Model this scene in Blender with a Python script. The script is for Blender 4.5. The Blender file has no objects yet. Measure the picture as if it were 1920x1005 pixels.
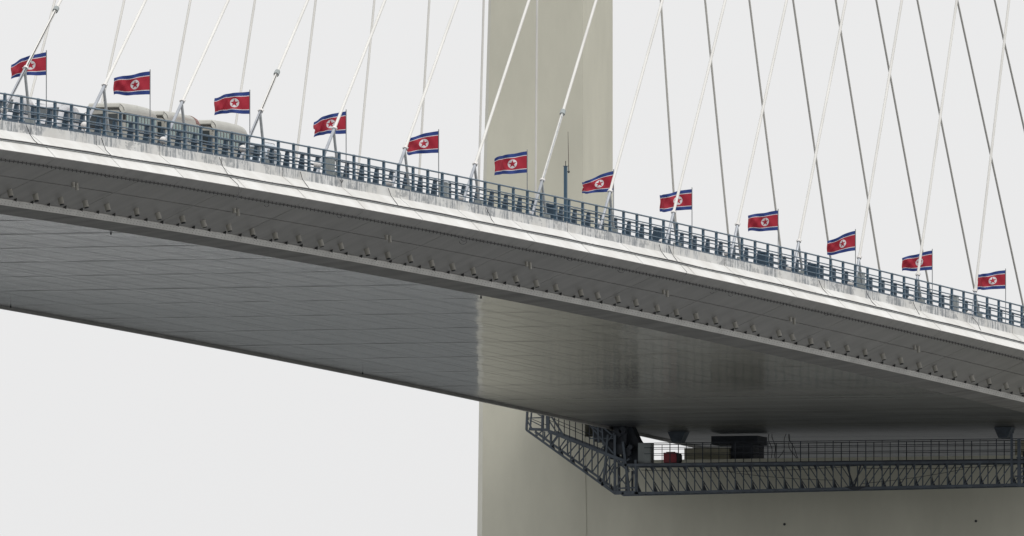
import bpy, bmesh, math, random
import numpy as np
from mathutils import Matrix, Vector
random.seed(7); rng = np.random.RandomState(5)
S = bpy.context.scene
COL = S.collection
# ------------------------------------------------------------------ camera
FPX = 37000.0; TH = math.radians(75.0); YH = 2650.0
PITCH = math.atan((YH - 502.5) / FPX)
CAM = np.array([299.968, -957.798, 2.0])
Dv = np.array([-math.cos(TH), math.sin(TH), 0.0]); Rv = np.array([math.sin(TH), math.cos(TH), 0.0]); Zv = np.array([0, 0, 1.0])
Fv = Dv * math.cos(PITCH) + Zv * math.sin(PITCH); Uv = -Dv * math.sin(PITCH) + Zv * math.cos(PITCH)
cd = bpy.data.cameras.new('camera'); cam = bpy.data.objects.new('camera', cd); COL.objects.link(cam)
cd.sensor_width = 36.0; cd.lens = FPX / 1920.0 * 36.0; cd.clip_start = 1.0; cd.clip_end = 30000.0
cam.matrix_world = Matrix(((Rv[0], Uv[0], -Fv[0], CAM[0]), (Rv[1], Uv[1], -Fv[1], CAM[1]), (Rv[2], Uv[2], -Fv[2], CAM[2]), (0, 0, 0, 1)))
S.camera = cam
# ------------------------------------------------------------------ world: overcast sky, made brighter overhead to light the white fascia
W = bpy.data.worlds.new('World'); S.world = W; W.use_nodes = True
nt = W.node_tree; nt.nodes.clear()
wo = nt.nodes.new('ShaderNodeOutputWorld'); bg = nt.nodes.new('ShaderNodeBackground'); nt.links.new(bg.outputs[0], wo.inputs[0])
tc = nt.nodes.new('ShaderNodeTexCoord'); sp = nt.nodes.new('ShaderNodeSeparateXYZ'); nt.links.new(tc.outputs['Generated'], sp.inputs[0])
cr = nt.nodes.new('ShaderNodeValToRGB'); nt.links.new(sp.outputs['Z'], cr.inputs[0])
cr.color_ramp.elements[0].position = 0.0; cr.color_ramp.elements[0].color = (0.595, 0.594, 0.594, 1)
cr.color_ramp.elements[1].position = 1.0; cr.color_ramp.elements[1].color = (1.02, 1.02, 1.03, 1)
e = cr.color_ramp.elements.new(0.05); e.color = (0.606, 0.606, 0.608, 1)
nzw = nt.nodes.new('ShaderNodeTexNoise'); nzw.inputs['Scale'].default_value = 2.5; nzw.inputs['Detail'].default_value = 3
nt.links.new(tc.outputs['Generated'], nzw.inputs['Vector'])
mr = nt.nodes.new('ShaderNodeMapRange'); mr.inputs[3].default_value = 0.965; mr.inputs[4].default_value = 1.025
nt.links.new(nzw.outputs[0], mr.inputs[0])
vm = nt.nodes.new('ShaderNodeVectorMath'); vm.operation = 'SCALE'; nt.links.new(cr.outputs[0], vm.inputs[0]); nt.links.new(mr.outputs[0], vm.inputs['Scale'])
nt.links.new(vm.outputs[0], bg.inputs['Color']); bg.inputs['Strength'].default_value = 1.36
# veiled sun, high to the right
sl = bpy.data.lights.new('sun', 'SUN'); sun = bpy.data.objects.new('sun', sl); COL.objects.link(sun)
sl.energy = 1.15; sl.angle = math.radians(35); sl.color = (1.0, 0.97, 0.92)
sun.rotation_euler = Vector((0.66, -0.42, 0.95)).to_track_quat('Z', 'Y').to_euler()
S.view_settings.view_transform = 'Standard'; S.view_settings.look = 'None'; S.view_settings.exposure = 0.0; S.view_settings.gamma = 1.0
S.view_settings.use_curve_mapping = False
S.render.engine = 'CYCLES'; S.cycles.max_bounces = 7

# ------------------------------------------------------------------ survey maths (camera rays met with real planes of the bridge)
def ray(x, y): return Fv + Rv * (x - 960) / FPX - Uv * (y - 502.5) / FPX
def hitX(x, y, X): v = ray(x, y); return CAM + v * ((X - CAM[0]) / v[0])
def hitY(x, y, Y): v = ray(x, y); return CAM + v * ((Y - CAM[1]) / v[1])
def projy(P): d = np.array(P) - CAM; z = d @ Fv; return 960 + FPX * (d @ Rv) / z, 502.5 - FPX * (d @ Uv) / z
CO = [6.70509061e-02, -7.75226619e-01, 1.83144208, 67.0620100]
def zt(Y):
    t = Y / 100.0
    return ((CO[0] * t + CO[1]) * t + CO[2]) * t + CO[3]
XE = 18.9
YS0, YS1 = -110.0, 470.0
TOPY = lambda x: np.interp(x, [0, 160, 300, 460, 600, 760, 900, 1060, 1200, 1360, 1500, 1660, 1760, 1920], [225.5, 250, 273.7, 300, 327.8, 357, 385.4, 418, 447.8, 481.2, 515.2, 552, 577.2, 615.7])

def X(w): return XE - w
def stat(px, Xp, hh):      # station of a picture column on the plane x = Xp
    y = TOPY(px)
    for _ in range(6):
        p = hitX(px, y, Xp); q = projy((Xp, p[1], zt(p[1]) + hh)); y = q[1]
    return p[1]

# ------------------------------------------------------------------ materials
def mat(name, col, rough=0.6, metal=0.0, spec=None, var=0.0, vscale=1.0, stretch=(1, 1, 1), bump=0.0, bscale=5.0, col2=None, ior=None, coords='Object'):
    m = bpy.data.materials.new(name); m.use_nodes = True
    n = m.node_tree; b = n.nodes['Principled BSDF']
    b.inputs['Base Color'].default_value = (*col, 1); b.inputs['Roughness'].default_value = rough; b.inputs['Metallic'].default_value = metal
    if spec is not None: b.inputs['Specular IOR Level'].default_value = spec
    if ior: b.inputs['IOR'].default_value = ior
    t = n.nodes.new('ShaderNodeTexCoord'); mp = n.nodes.new('ShaderNodeMapping'); mp.inputs['Scale'].default_value = stretch
    n.links.new(t.outputs[coords], mp.inputs[0])
    if var > 0 or col2:
        nz = n.nodes.new('ShaderNodeTexNoise'); nz.inputs['Scale'].default_value = vscale; nz.inputs['Detail'].default_value = 6; nz.inputs['Roughness'].default_value = 0.6
        n.links.new(mp.outputs[0], nz.inputs['Vector'])
        r = n.nodes.new('ShaderNodeValToRGB'); r.color_ramp.elements[0].position = 0.3; r.color_ramp.elements[1].position = 0.7
        c2 = col2 or tuple(c * (1 + var) for c in col); c1 = col if col2 else tuple(c * (1 - var) for c in col)
        r.color_ramp.elements[0].color = (*c1, 1); r.color_ramp.elements[1].color = (*c2, 1)
        n.links.new(nz.outputs[0], r.inputs[0]); n.links.new(r.outputs[0], b.inputs['Base Color'])
    if bump > 0:
        n2 = n.nodes.new('ShaderNodeTexNoise'); n2.inputs['Scale'].default_value = bscale; n2.inputs['Detail'].default_value = 4
        n.links.new(t.outputs[coords], n2.inputs['Vector'])
        bp = n.nodes.new('ShaderNodeBump'); bp.inputs['Strength'].default_value = 1.0; bp.inputs['Distance'].default_value = bump
        n.links.new(n2.outputs[0], bp.inputs['Height']); n.links.new(bp.outputs[0], b.inputs['Normal'])
    return m

def mat_fascia():
    """white painted fairing: grime streaks on the upper band (uv.y = metres along the section), rust-brown drips"""
    m = bpy.data.materials.new('white_fairing_paint'); m.use_nodes = True; n = m.node_tree; L = n.links; b = n.nodes['Principled BSDF']
    b.inputs['Roughness'].default_value = 0.5
    uv = n.nodes.new('ShaderNodeUVMap'); sx = n.nodes.new('ShaderNodeSeparateXYZ'); L.new(uv.outputs[0], sx.inputs[0])
    def noise(scale, st, det=5, rgh=0.6):
        mp = n.nodes.new('ShaderNodeMapping'); mp.inputs['Scale'].default_value = st; L.new(uv.outputs[0], mp.inputs[0])
        z = n.nodes.new('ShaderNodeTexNoise'); z.inputs['Scale'].default_value = scale; z.inputs['Detail'].default_value = det; z.inputs['Roughness'].default_value = rgh
        L.new(mp.outputs[0], z.inputs['Vector']); return z.outputs[0]
    def rng_(v, a, b_, c=0., d=1.):
        r = n.nodes.new('ShaderNodeMapRange'); r.clamp = True
        for i, q in zip((1, 2, 3, 4), (a, b_, c, d)): r.inputs[i].default_value = q
        L.new(v, r.inputs[0]); return r.outputs[0]
    def mul(a, b_, op='MULTIPLY'):
        k = n.nodes.new('ShaderNodeMath'); k.operation = op
        for i, q in enumerate((a, b_)):
            if isinstance(q, (int, float)): k.inputs[i].default_value = q
            else: L.new(q, k.inputs[i])
        return k.outputs[0]
    streak = rng_(noise(1.0, (2.6, 0.55, 1), 6, 0.78), 0.50, 0.53)
    patch = rng_(noise(1.0, (0.16, 0.3, 1), 4), 0.44, 0.52)
    edge = mul(sx.outputs['Y'], mul(noise(1.0, (5.0, 0.2, 1), 3), 0.30), 'SUBTRACT')
    band = rng_(edge, 0.30, 0.38, 1, 0)
    dirt = mul(mul(mul(streak, patch), band), 0.85)
    blotch = mul(mul(rng_(noise(1.0, (0.55, 1.3, 1), 6, 0.7), 0.53, 0.56), rng_(noise(1.0, (0.05, 0.1, 1), 2), 0.42, 0.50)), mul(band, 0.62))
    soft = mul(mul(rng_(sx.outputs['Y'], 0.42, 0.52, 1, 0), patch), 0.2)
    drip = mul(mul(rng_(noise(1.0, (3.0, 0.12, 1), 4), 0.60, 0.70), rng_(noise(1.0, (0.06, 0.2, 1), 2), 0.45, 0.65)), 0.25)
    big = noise(0.35, (1, 1, 1), 4)
    r0 = n.nodes.new('ShaderNodeValToRGB'); r0.color_ramp.elements[0].position = 0.35; r0.color_ramp.elements[1].position = 0.65
    r0.color_ramp.elements[0].color = (0.61, 0.60, 0.57, 1); r0.color_ramp.elements[1].color = (0.72, 0.72, 0.70, 1); L.new(big, r0.inputs[0])
    def mix(f, a, c):
        x = n.nodes.new('ShaderNodeMix'); x.data_type = 'RGBA'; L.new(f, x.inputs[0]); L.new(a, x.inputs[6]); x.inputs[7].default_value = (*c, 1); return x.outputs[2]
    o = mix(soft, r0.outputs[0], (0.42, 0.45, 0.50)); o = mix(blotch, o, (0.23, 0.24, 0.25)); o = mix(dirt, o, (0.16, 0.18, 0.20)); o = mix(drip, o, (0.42, 0.36, 0.27))
    L.new(o, b.inputs['Base Color'])
    bp = n.nodes.new('ShaderNodeBump'); bp.inputs['Distance'].default_value = 0.01; L.new(big, bp.inputs['Height']); L.new(bp.outputs[0], b.inputs['Normal'])
    return m

def mat_soffit():
    """glossy grey steel plate, slightly buckled, so that it mirrors what stands beyond in streaks"""
    m = bpy.data.materials.new('glossy_soffit_paint'); m.use_nodes = True; n = m.node_tree; L = n.links; b = n.nodes['Principled BSDF']
    t = n.nodes.new('ShaderNodeTexCoord')
    nz = n.nodes.new('ShaderNodeTexNoise'); nz.inputs['Scale'].default_value = 0.8; nz.inputs['Detail'].default_value = 9; nz.inputs['Roughness'].default_value = 0.65
    mpz = n.nodes.new('ShaderNodeMapping'); mpz.inputs['Scale'].default_value = (0.13, 1.0, 1.0); L.new(t.outputs['Object'], mpz.inputs[0]); L.new(mpz.outputs[0], nz.inputs['Vector'])
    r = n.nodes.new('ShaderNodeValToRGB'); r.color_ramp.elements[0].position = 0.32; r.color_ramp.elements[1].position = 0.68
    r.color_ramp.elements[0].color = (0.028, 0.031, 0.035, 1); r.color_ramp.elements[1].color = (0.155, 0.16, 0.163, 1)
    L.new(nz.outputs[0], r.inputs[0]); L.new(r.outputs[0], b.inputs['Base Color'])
    r2 = n.nodes.new('ShaderNodeMapRange'); r2.inputs[1].default_value = .35; r2.inputs[2].default_value = .65; r2.inputs[3].default_value = 0.05; r2.inputs[4].default_value = 0.11
    L.new(nz.outputs[0], r2.inputs[0])
    # plates near the pylon: rougher, weaker sheen that dims their reflection (object y = metres from the deck's base point)
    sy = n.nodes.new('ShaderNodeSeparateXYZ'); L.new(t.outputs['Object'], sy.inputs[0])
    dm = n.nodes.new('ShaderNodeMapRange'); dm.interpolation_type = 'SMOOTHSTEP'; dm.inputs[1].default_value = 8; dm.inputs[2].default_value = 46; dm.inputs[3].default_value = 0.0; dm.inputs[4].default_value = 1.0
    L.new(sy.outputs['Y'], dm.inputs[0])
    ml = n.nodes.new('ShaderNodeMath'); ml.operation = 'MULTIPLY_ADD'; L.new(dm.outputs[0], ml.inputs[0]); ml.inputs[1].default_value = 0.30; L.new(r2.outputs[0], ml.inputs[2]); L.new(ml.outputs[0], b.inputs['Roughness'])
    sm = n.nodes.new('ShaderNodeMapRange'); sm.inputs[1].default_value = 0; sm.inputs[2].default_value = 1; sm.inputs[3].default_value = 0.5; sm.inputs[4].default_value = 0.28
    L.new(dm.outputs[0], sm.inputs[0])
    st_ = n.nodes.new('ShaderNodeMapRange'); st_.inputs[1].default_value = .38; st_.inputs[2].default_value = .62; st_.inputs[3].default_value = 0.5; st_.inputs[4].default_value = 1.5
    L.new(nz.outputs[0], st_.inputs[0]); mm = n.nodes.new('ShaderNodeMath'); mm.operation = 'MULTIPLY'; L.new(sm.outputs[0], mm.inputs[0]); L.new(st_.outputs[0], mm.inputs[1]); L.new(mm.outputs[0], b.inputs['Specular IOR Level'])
    b.inputs['IOR'].default_value = 1.45
    n2 = n.nodes.new('ShaderNodeTexNoise'); n2.inputs['Scale'].default_value = 1.3; n2.inputs['Detail'].default_value = 5
    L.new(t.outputs['Object'], n2.inputs['Vector'])
    bp = n.nodes.new('ShaderNodeBump'); bp.inputs['Strength'].default_value = 1.0; bp.inputs['Distance'].default_value = 0.0035
    L.new(n2.outputs[0], bp.inputs['Height'])
    mp3 = n.nodes.new('ShaderNodeMapping'); mp3.inputs['Scale'].default_value = (0.10, 1.0, 1.0); L.new(t.outputs['Object'], mp3.inputs[0])
    n3 = n.nodes.new('ShaderNodeTexNoise'); n3.inputs['Scale'].default_value = 0.9; n3.inputs['Detail'].default_value = 6; n3.inputs['Roughness'].default_value = 0.7
    L.new(mp3.outputs[0], n3.inputs['Vector'])
    b3 = n.nodes.new('ShaderNodeBump'); b3.inputs['Strength'].default_value = 1.0; b3.inputs['Distance'].default_value = 0.024
    L.new(n3.outputs[0], b3.inputs['Height']); L.new(bp.outputs[0], b3.inputs['Normal']); L.new(b3.outputs[0], b.inputs['Normal'])
    return m

M = dict(
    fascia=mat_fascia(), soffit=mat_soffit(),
    under=mat('underside_paint', (0.33, 0.32, 0.31), 0.45, var=0.14, vscale=0.5, stretch=(0.5, 1.2, 0.5), bump=0.004, bscale=1.5),
    band=mat('lower_chine_paint', (0.28, 0.27, 0.26), 0.6, spec=0.25, var=0.28, vscale=0.5, stretch=(0.4, 0.9, 0.4), bump=0.003, bscale=1.5),
    strip=mat('pale_edge_strip_paint', (0.70, 0.685, 0.65), 0.6, var=0.13, vscale=0.9, stretch=(1, 0.3, 1)),
    joint=mat('dark_joint', (0.05, 0.05, 0.05), 0.8, var=0.2, vscale=2),
    asphalt=mat('asphalt', (0.055, 0.055, 0.055), 0.9, var=0.25, vscale=3, bump=0.01, bscale=30),
    rail=mat('blue_grey_rail_paint', (0.046, 0.098, 0.148), 0.42, var=0.22, vscale=1.7),
    inrail=mat('dark_blue_barrier_paint', (0.032, 0.066, 0.103), 0.5, var=0.2, vscale=1.7),
    cable=mat('white_cable_sheath', (0.66, 0.65, 0.62), 0.5, var=0.09, vscale=0.25),
    farcable=mat('grey_cable_sheath', (0.58, 0.57, 0.54), 0.5, var=0.08, vscale=0.25),  # far row: sheath a little greyer than the near cables
    sleeve=mat('steel_sleeve', (0.36, 0.38, 0.41), 0.4, metal=0.5, var=0.12, vscale=2),
    strut=mat('grey_strut_paint', (0.38, 0.40, 0.41), 0.5, var=0.15, vscale=3),
    dark=mat('black_rubber', (0.022, 0.023, 0.026), 0.6, var=0.3, vscale=4),
    conc=mat('pylon_concrete_paint', (0.585, 0.572, 0.478), 0.75, var=0.07, vscale=0.35, stretch=(1, 1, 0.35), bump=0.01, bscale=0.8),
    edgec=mat('pylon_chamfer_paint', (0.62, 0.61, 0.54), 0.75, var=0.05, vscale=0.4),
    cap=mat('pale_cap', (0.70, 0.68, 0.66), 0.5, var=0.08, vscale=3),
    lamp=mat('lamp_housing', (0.40, 0.385, 0.34), 0.5, var=0.12, vscale=1.3),
    gant=mat('gantry_blue_grey_paint', (0.10, 0.122, 0.15), 0.5, var=0.3, vscale=1.5),
    gantdark=mat('gantry_dark_steel', (0.038, 0.045, 0.058), 0.6, var=0.3, vscale=2),
    cabi=mat('cabinet_grey', (0.30, 0.33, 0.33), 0.5, var=0.15, vscale=2),
    tan=mat('bearing_plinth_concrete', (0.42, 0.40, 0.30), 0.8, var=0.12, vscale=1.5),
    red=mat('red_generator_paint', (0.33, 0.035, 0.05), 0.45, var=0.15, vscale=3),
    bus=mat('beige_bus_paint', (0.37, 0.365, 0.325), 0.35, var=0.06, vscale=1.2),
    busred=mat('faded_red_vent', (0.26, 0.13, 0.115), 0.6, var=0.15, vscale=5),
    van=mat('white_van_paint', (0.44, 0.445, 0.46), 0.25, var=0.04, vscale=1.5),
    silver=mat('silver_car_paint', (0.50, 0.55, 0.60), 0.3, metal=0.3, var=0.05, vscale=2),
    glass=mat('dark_vehicle_glass', (0.03, 0.04, 0.045), 0.08, var=0.3, vscale=1),
    curtain=mat('pale_green_curtain', (0.24, 0.34, 0.32), 0.35, var=0.2, vscale=6),
    tyre=mat('tyre_rubber', (0.02, 0.02, 0.02), 0.85, var=0.2, vscale=6),
    pole=mat('flag_pole_grey', (0.22, 0.23, 0.24), 0.4, metal=0.4, var=0.1, vscale=3),
    rust=mat('rusty_antenna', (0.10, 0.075, 0.06), 0.6, var=0.3, vscale=8),
    water=mat('river_water', (0.10, 0.105, 0.105), 0.30, var=0.25, vscale=0.004, bump=0.25, bscale=0.5),
    land=mat('river_bank_fields', (0.036, 0.043, 0.043), 0.95, col2=(0.074, 0.082, 0.083), vscale=0.006, bump=0.2, bscale=0.2),
)

def mat_flag():
    m = bpy.data.materials.new('flag_cloth'); m.use_nodes = True; n = m.node_tree; L = n.links; b = n.nodes['Principled BSDF']
    b.inputs['Roughness'].default_value = 0.85
    uv = n.nodes.new('ShaderNodeUVMap'); s = n.nodes.new('ShaderNodeSeparateXYZ'); L.new(uv.outputs[0], s.inputs[0])
    def mth(op, a, c=None, d=None):
        k = n.nodes.new('ShaderNodeMath'); k.operation = op
        for i, q in enumerate((a, c, d)):
            if q is None: continue
            if isinstance(q, (int, float)): k.inputs[i].default_value = q
            else: L.new(q, k.inputs[i])
        return k.outputs[0]
    u, v = s.outputs['X'], s.outputs['Y']      # u 0..2 from the pole, v 0..1 upwards
    dv = mth('ABSOLUTE', mth('SUBTRACT', v, 0.5))
    isred = mth('LESS_THAN', dv, 10.7 / 36.); iswhite = mth('LESS_THAN', dv, 11.9 / 36.)
    du = mth('SUBTRACT', u, 0.70); dy = mth('SUBTRACT', v, 0.5)
    rad = mth('SQRT', mth('ADD', mth('MULTIPLY', du, du), mth('MULTIPLY', dy, dy)))
    disc = mth('LESS_THAN', rad, 0.222)
    ang = mth('ARCTAN2', du, dy)
    a72 = math.radians(72)
    f = mth('ABSOLUTE', mth('SUBTRACT', mth('FLOORED_MODULO', mth('ADD', ang, a72 / 2 + 4 * a72), a72), a72 / 2))
    star = mth('LESS_THAN', mth('MULTIPLY', rad, mth('COSINE', mth('SUBTRACT', f, a72))), 0.215 * math.cos(a72))
    def mix(fac, a, c):
        x = n.nodes.new('ShaderNodeMix'); x.data_type = 'RGBA'; L.new(fac, x.inputs[0])
        if isinstance(a, tuple): x.inputs[6].default_value = (*a, 1)
        else: L.new(a, x.inputs[6])
        x.inputs[7].default_value = (*c, 1); return x.outputs[2]
    RED = (0.42, 0.028, 0.05); BLUE = (0.032, 0.062, 0.24); WH = (0.74, 0.72, 0.74)
    c = mix(iswhite, BLUE, WH); c = mix(isred, c, RED); c = mix(disc, c, WH); c = mix(star, c, RED)
    L.new(c, b.inputs['Base Color'])
    tl = n.nodes.new('ShaderNodeBsdfTranslucent'); L.new(c, tl.inputs[0])
    ms = n.nodes.new('ShaderNodeMixShader'); ms.inputs[0].default_value = 0.25
    L.new(b.outputs[0], ms.inputs[1]); L.new(tl.outputs[0], ms.inputs[2]); L.new(ms.outputs[0], n.nodes['Material Output'].inputs[0])
    return m
M['flag'] = mat_flag()

# ------------------------------------------------------------------ object helpers
WL = {}
def root(name, loc, label, cat, group=None, kind=None):
    o = bpy.data.objects.new(name, None); COL.objects.link(o); o.location = loc; o.empty_display_size = 0.5
    WL[o.name] = np.array(loc, float); tag(o, label, cat, group, kind); return o
def tag(o, label, cat=None, group=None, kind=None):
    if label: o['label'] = label
    if cat: o['category'] = cat
    if group: o['group'] = group
    if kind: o['kind'] = kind
    return o
class MB:
    def __init__(s): s.v = []; s.f = []; s.uv = None
    def add(s, vs, fs):
        k = len(s.v); s.v += [tuple(map(float, q)) for q in vs]; s.f += [tuple(i + k for i in q) for q in fs]; return s
    def box(s, a, b):
        x0, y0, z0 = a; x1, y1, z1 = b
        return s.add([(x0, y0, z0), (x1, y0, z0), (x1, y1, z0), (x0, y1, z0), (x0, y0, z1), (x1, y0, z1), (x1, y1, z1), (x0, y1, z1)],
                     [(0, 3, 2, 1), (4, 5, 6, 7), (0, 1, 5, 4), (1, 2, 6, 5), (2, 3, 7, 6), (3, 0, 4, 7)])
    def tube(s, P, r, n=8, cap=True):
        P = [np.array(p, float) for p in P]; rr = r if hasattr(r, '__len__') else [r] * len(P); vs = []; fs = []
        up = None
        for i, p in enumerate(P):
            d = P[min(i + 1, len(P) - 1)] - P[max(i - 1, 0)]; d /= np.linalg.norm(d) + 1e-12
            if up is None:
                up = np.array([0, 0, 1.]) if abs(d[2]) < 0.9 else np.array([1., 0, 0])
            a = np.cross(d, up); a /= np.linalg.norm(a); c = np.cross(a, d); up = c
            for k in range(n):
                t = 2 * math.pi * k / n + math.pi / n; vs.append(p + rr[i] * (math.cos(t) * a + math.sin(t) * c))
        for i in range(len(P) - 1):
            for k in range(n): fs.append((i * n + k, i * n + (k + 1) % n, (i + 1) * n + (k + 1) % n, (i + 1) * n + k))
        if cap: fs.append(tuple(range(n))[::-1]); fs.append(tuple((len(P) - 1) * n + k for k in range(n)))
        return s.add(vs, fs)
    def bar(s, a, b, w): return s.tube([a, b], w * 0.7071, 4)
    def prism(s, poly, axis, t0, t1):
        """poly of 2D points in the plane normal to axis, extruded t0..t1"""
        def mk(p, t):
            if axis == 0: return (t, p[0], p[1])
            if axis == 1: return (p[0], t, p[1])
            return (p[0], p[1], t)
        n = len(poly); vs = [mk(p, t0) for p in poly] + [mk(p, t1) for p in poly]
        return s.add(vs, [tuple(range(n))[::-1], tuple(range(n, 2 * n))] + [(k, (k + 1) % n, n + (k + 1) % n, n + k) for k in range(n)])
    def sph(s, c, r, n=12, m=7, z0=-1.0):
        vs = []; fs = []
        for i in range(m + 1):
            a = -math.pi / 2 + math.pi * i / m
            for k in range(n): t = 2 * math.pi * k / n; vs.append((c[0] + r * math.cos(a) * math.cos(t), c[1] + r * math.cos(a) * math.sin(t), c[2] + r * math.sin(a)))
        for i in range(m):
            for k in range(n): fs.append((i * n + k, i * n + (k + 1) % n, (i + 1) * n + (k + 1) % n, (i + 1) * n + k))
        return s.add(vs, fs)
    def build(s, name, m, parent=None, smooth=False, recalc=True, loc=None, fix=True):
        me = bpy.data.meshes.new(name); V = np.array(s.v, float)
        off = np.zeros(3)
        if parent is not None:
            p = parent
            while p is not None:
                if p.name in WL: off = WL[p.name]; break
                p = p.parent
        elif loc is not None: off = np.array(loc, float)
        me.from_pydata((V - off).tolist(), [], s.f); me.materials.append(m if not isinstance(m, str) else M[m])
        if recalc:
            bm = bmesh.new(); bm.from_mesh(me); bmesh.ops.recalc_face_normals(bm, faces=bm.faces); bm.to_mesh(me); bm.free()
        if s.uv is not None:
            ul = me.uv_layers.new(name='UVMap')
            for l in me.loops: ul.data[l.index].uv = s.uv[l.vertex_index]
        if smooth:
            me.polygons.foreach_set('use_smooth', [True] * len(me.polygons))
            try: me.set_sharp_from_angle(angle=math.radians(40))
            except Exception: pass
        o = bpy.data.objects.new(name, me); COL.objects.link(o)
        if parent is not None: o.parent = parent
        elif loc is not None: o.location = loc
        return o
def strip_sweep(prof, ya, yb, th, step=3.0):
    """thin plate that follows the deck curve: prof = [(x, h)...] outer line, th = thickness inwards (dx, dh)"""
    mb = MB(); ny = max(2, int(round((yb - ya) / step)) + 1); ys = np.linspace(ya, yb, ny); n = len(prof); uv = []
    cum = [0.0]
    for i in range(1, n): cum.append(cum[-1] + math.hypot(prof[i][0] - prof[i - 1][0], prof[i][1] - prof[i - 1][1]))
    vs = []
    for y in ys:
        z = zt(y)
        for (x, h), c in zip(prof, cum): vs.append((x, y, z + h)); uv.append((y, c))
        for (x, h), c in zip(prof, cum): vs.append((x + th[0], y, z + h + th[1])); uv.append((y, c))
    fs = []; w = 2 * n
    for j in range(ny - 1):
        for i in range(n - 1):
            a = j * w + i; fs.append((a, a + 1, a + w + 1, a + w)); fs.append((a + n, a + n + w, a + n + w + 1, a + n + 1))
        for i in (0, n - 1):
            a = j * w + i; fs.append((a, a + w, a + w + n, a + n))
    for j in (0, ny - 1):
        for i in range(n - 1): a = j * w + i; fs.append((a, a + n, a + n + 1, a + 1))
    mb.v = vs; mb.f = fs; mb.uv = uv; return mb
def curve_line(x, h, ya, yb, step=3.0):
    n = max(2, int((yb - ya) / step) + 1); return [(x, y, zt(y) + h) for y in np.linspace(ya, yb, n)]
def box_sweep(x0, x1, h0, h1, ya, yb, step=6.0):
    mb = MB(); ys = np.linspace(ya, yb, max(2, int((yb - ya) / step) + 1)); vs = []; fs = []
    for y in ys: z = zt(y); vs += [(x0, y, z + h0), (x1, y, z + h0), (x1, y, z + h1), (x0, y, z + h1)]
    for j in range(len(ys) - 1):
        for i in range(4): fs.append((j * 4 + i, j * 4 + (i + 1) % 4, j * 4 + 4 + (i + 1) % 4, j * 4 + 4 + i))
    k = (len(ys) - 1) * 4; fs += [(3, 2, 1, 0), (k, k + 1, k + 2, k + 3)]
    return mb.add(vs, fs)

# ------------------------------------------------------------------ setting: river and land
mb = MB(); mb.add([(-9000, -900, 0), (9000, -900, 0), (9000, 640, 0), (-9000, 640, 0)], [(0, 1, 2, 3)])
o = mb.build('river', 'water'); o['kind'] = 'structure'
mb = MB(); mb.add([(-9000, 636, -1), (9000, 636, -1), (9000, 644, 1.0), (9000, 14000, 3), (-9000, 14000, 3), (-9000, 644, 1.0)], [(0, 1, 2, 5), (5, 2, 3, 4)])
o = mb.build('ground', 'land'); o['kind'] = 'structure'
mb = MB(); mb.add([(-9000, -896, -1), (9000, -896, -1), (9000, -902, 0.2), (9000, -9000, 0.2), (-9000, -9000, 0.2), (-9000, -902, 0.2)], [(0, 5, 2, 1), (5, 4, 3, 2)])
o = mb.build('ground', 'land'); o['kind'] = 'structure'

# ------------------------------------------------------------------ bridge girder
BR = root('bridge_deck', (0, 180, zt(180)), 'long white-sided steel bridge deck with grey underside sweeping down to the right', 'bridge')
def X(w): return XE - w
core = [(.06, -.04), (.06, -.5), (-.65, -1.08), (-1.18, -1.66), (-.72, -1.98), (2.62, -3.50), (2.76, -3.80), (4.5, -3.96), (33.3, -3.95), (34.87, -3.73), (35.2, -3.5), (38.5, -2.0), (39.0, -1.64), (37.74, -.04)]
mb = MB(); vs = []; fs = []; ys = np.linspace(YS0, YS1, 150); n = len(core)
for y in ys:
    for w, h in core: vs.append((X(w if w > -.03 else w), y, zt(y) + h))
for j in range(len(ys) - 1):
    for i in range(n): fs.append((j * n + i, j * n + (i + 1) % n, (j + 1) * n + (i + 1) % n, (j + 1) * n + i))
fs += [tuple(range(n)), tuple((len(ys) - 1) * n + i for i in range(n))]
mb.add(vs, fs); mb.build('box_girder', 'joint', BR)
box_sweep(-14.6, 14.6, -.036, .03, YS0, YS1).build('road_surface', 'asphalt', BR)
NOTCH = (243.0, 257.0)
fas = [(X(0), 0.0), (X(0.0), -.48), (X(-.12), -.58), (X(-.75), -1.10), (X(-1.3), -1.67)]
lip = [(X(-1.285), -1.70), (X(-.8), -2.04)]
P = 11.76; y = 9.0 - P * 10 
while y < YS1 - P:
    g = 0.07
    strip_sweep(fas, y + g, y + P - g, (-.05, .012)).build('fascia_panel', 'fascia', BR, smooth=True)
    strip_sweep(lip, y + g / 2, y + P - g / 2, (-.03, .04)).build('lip_panel', 'under', BR)
    if not (y < NOTCH[1] and y + P > NOTCH[0]):
        strip_sweep([(-x, h) for x, h in fas], y + g, y + P - g, (.05, .012)).build('far_fascia_panel', 'fascia', BR, smooth=True)
    y += P
def lerp_prof(w): return -2.04 - .447 * (w + .8)
y = -0.4 - 15 * 7
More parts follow.
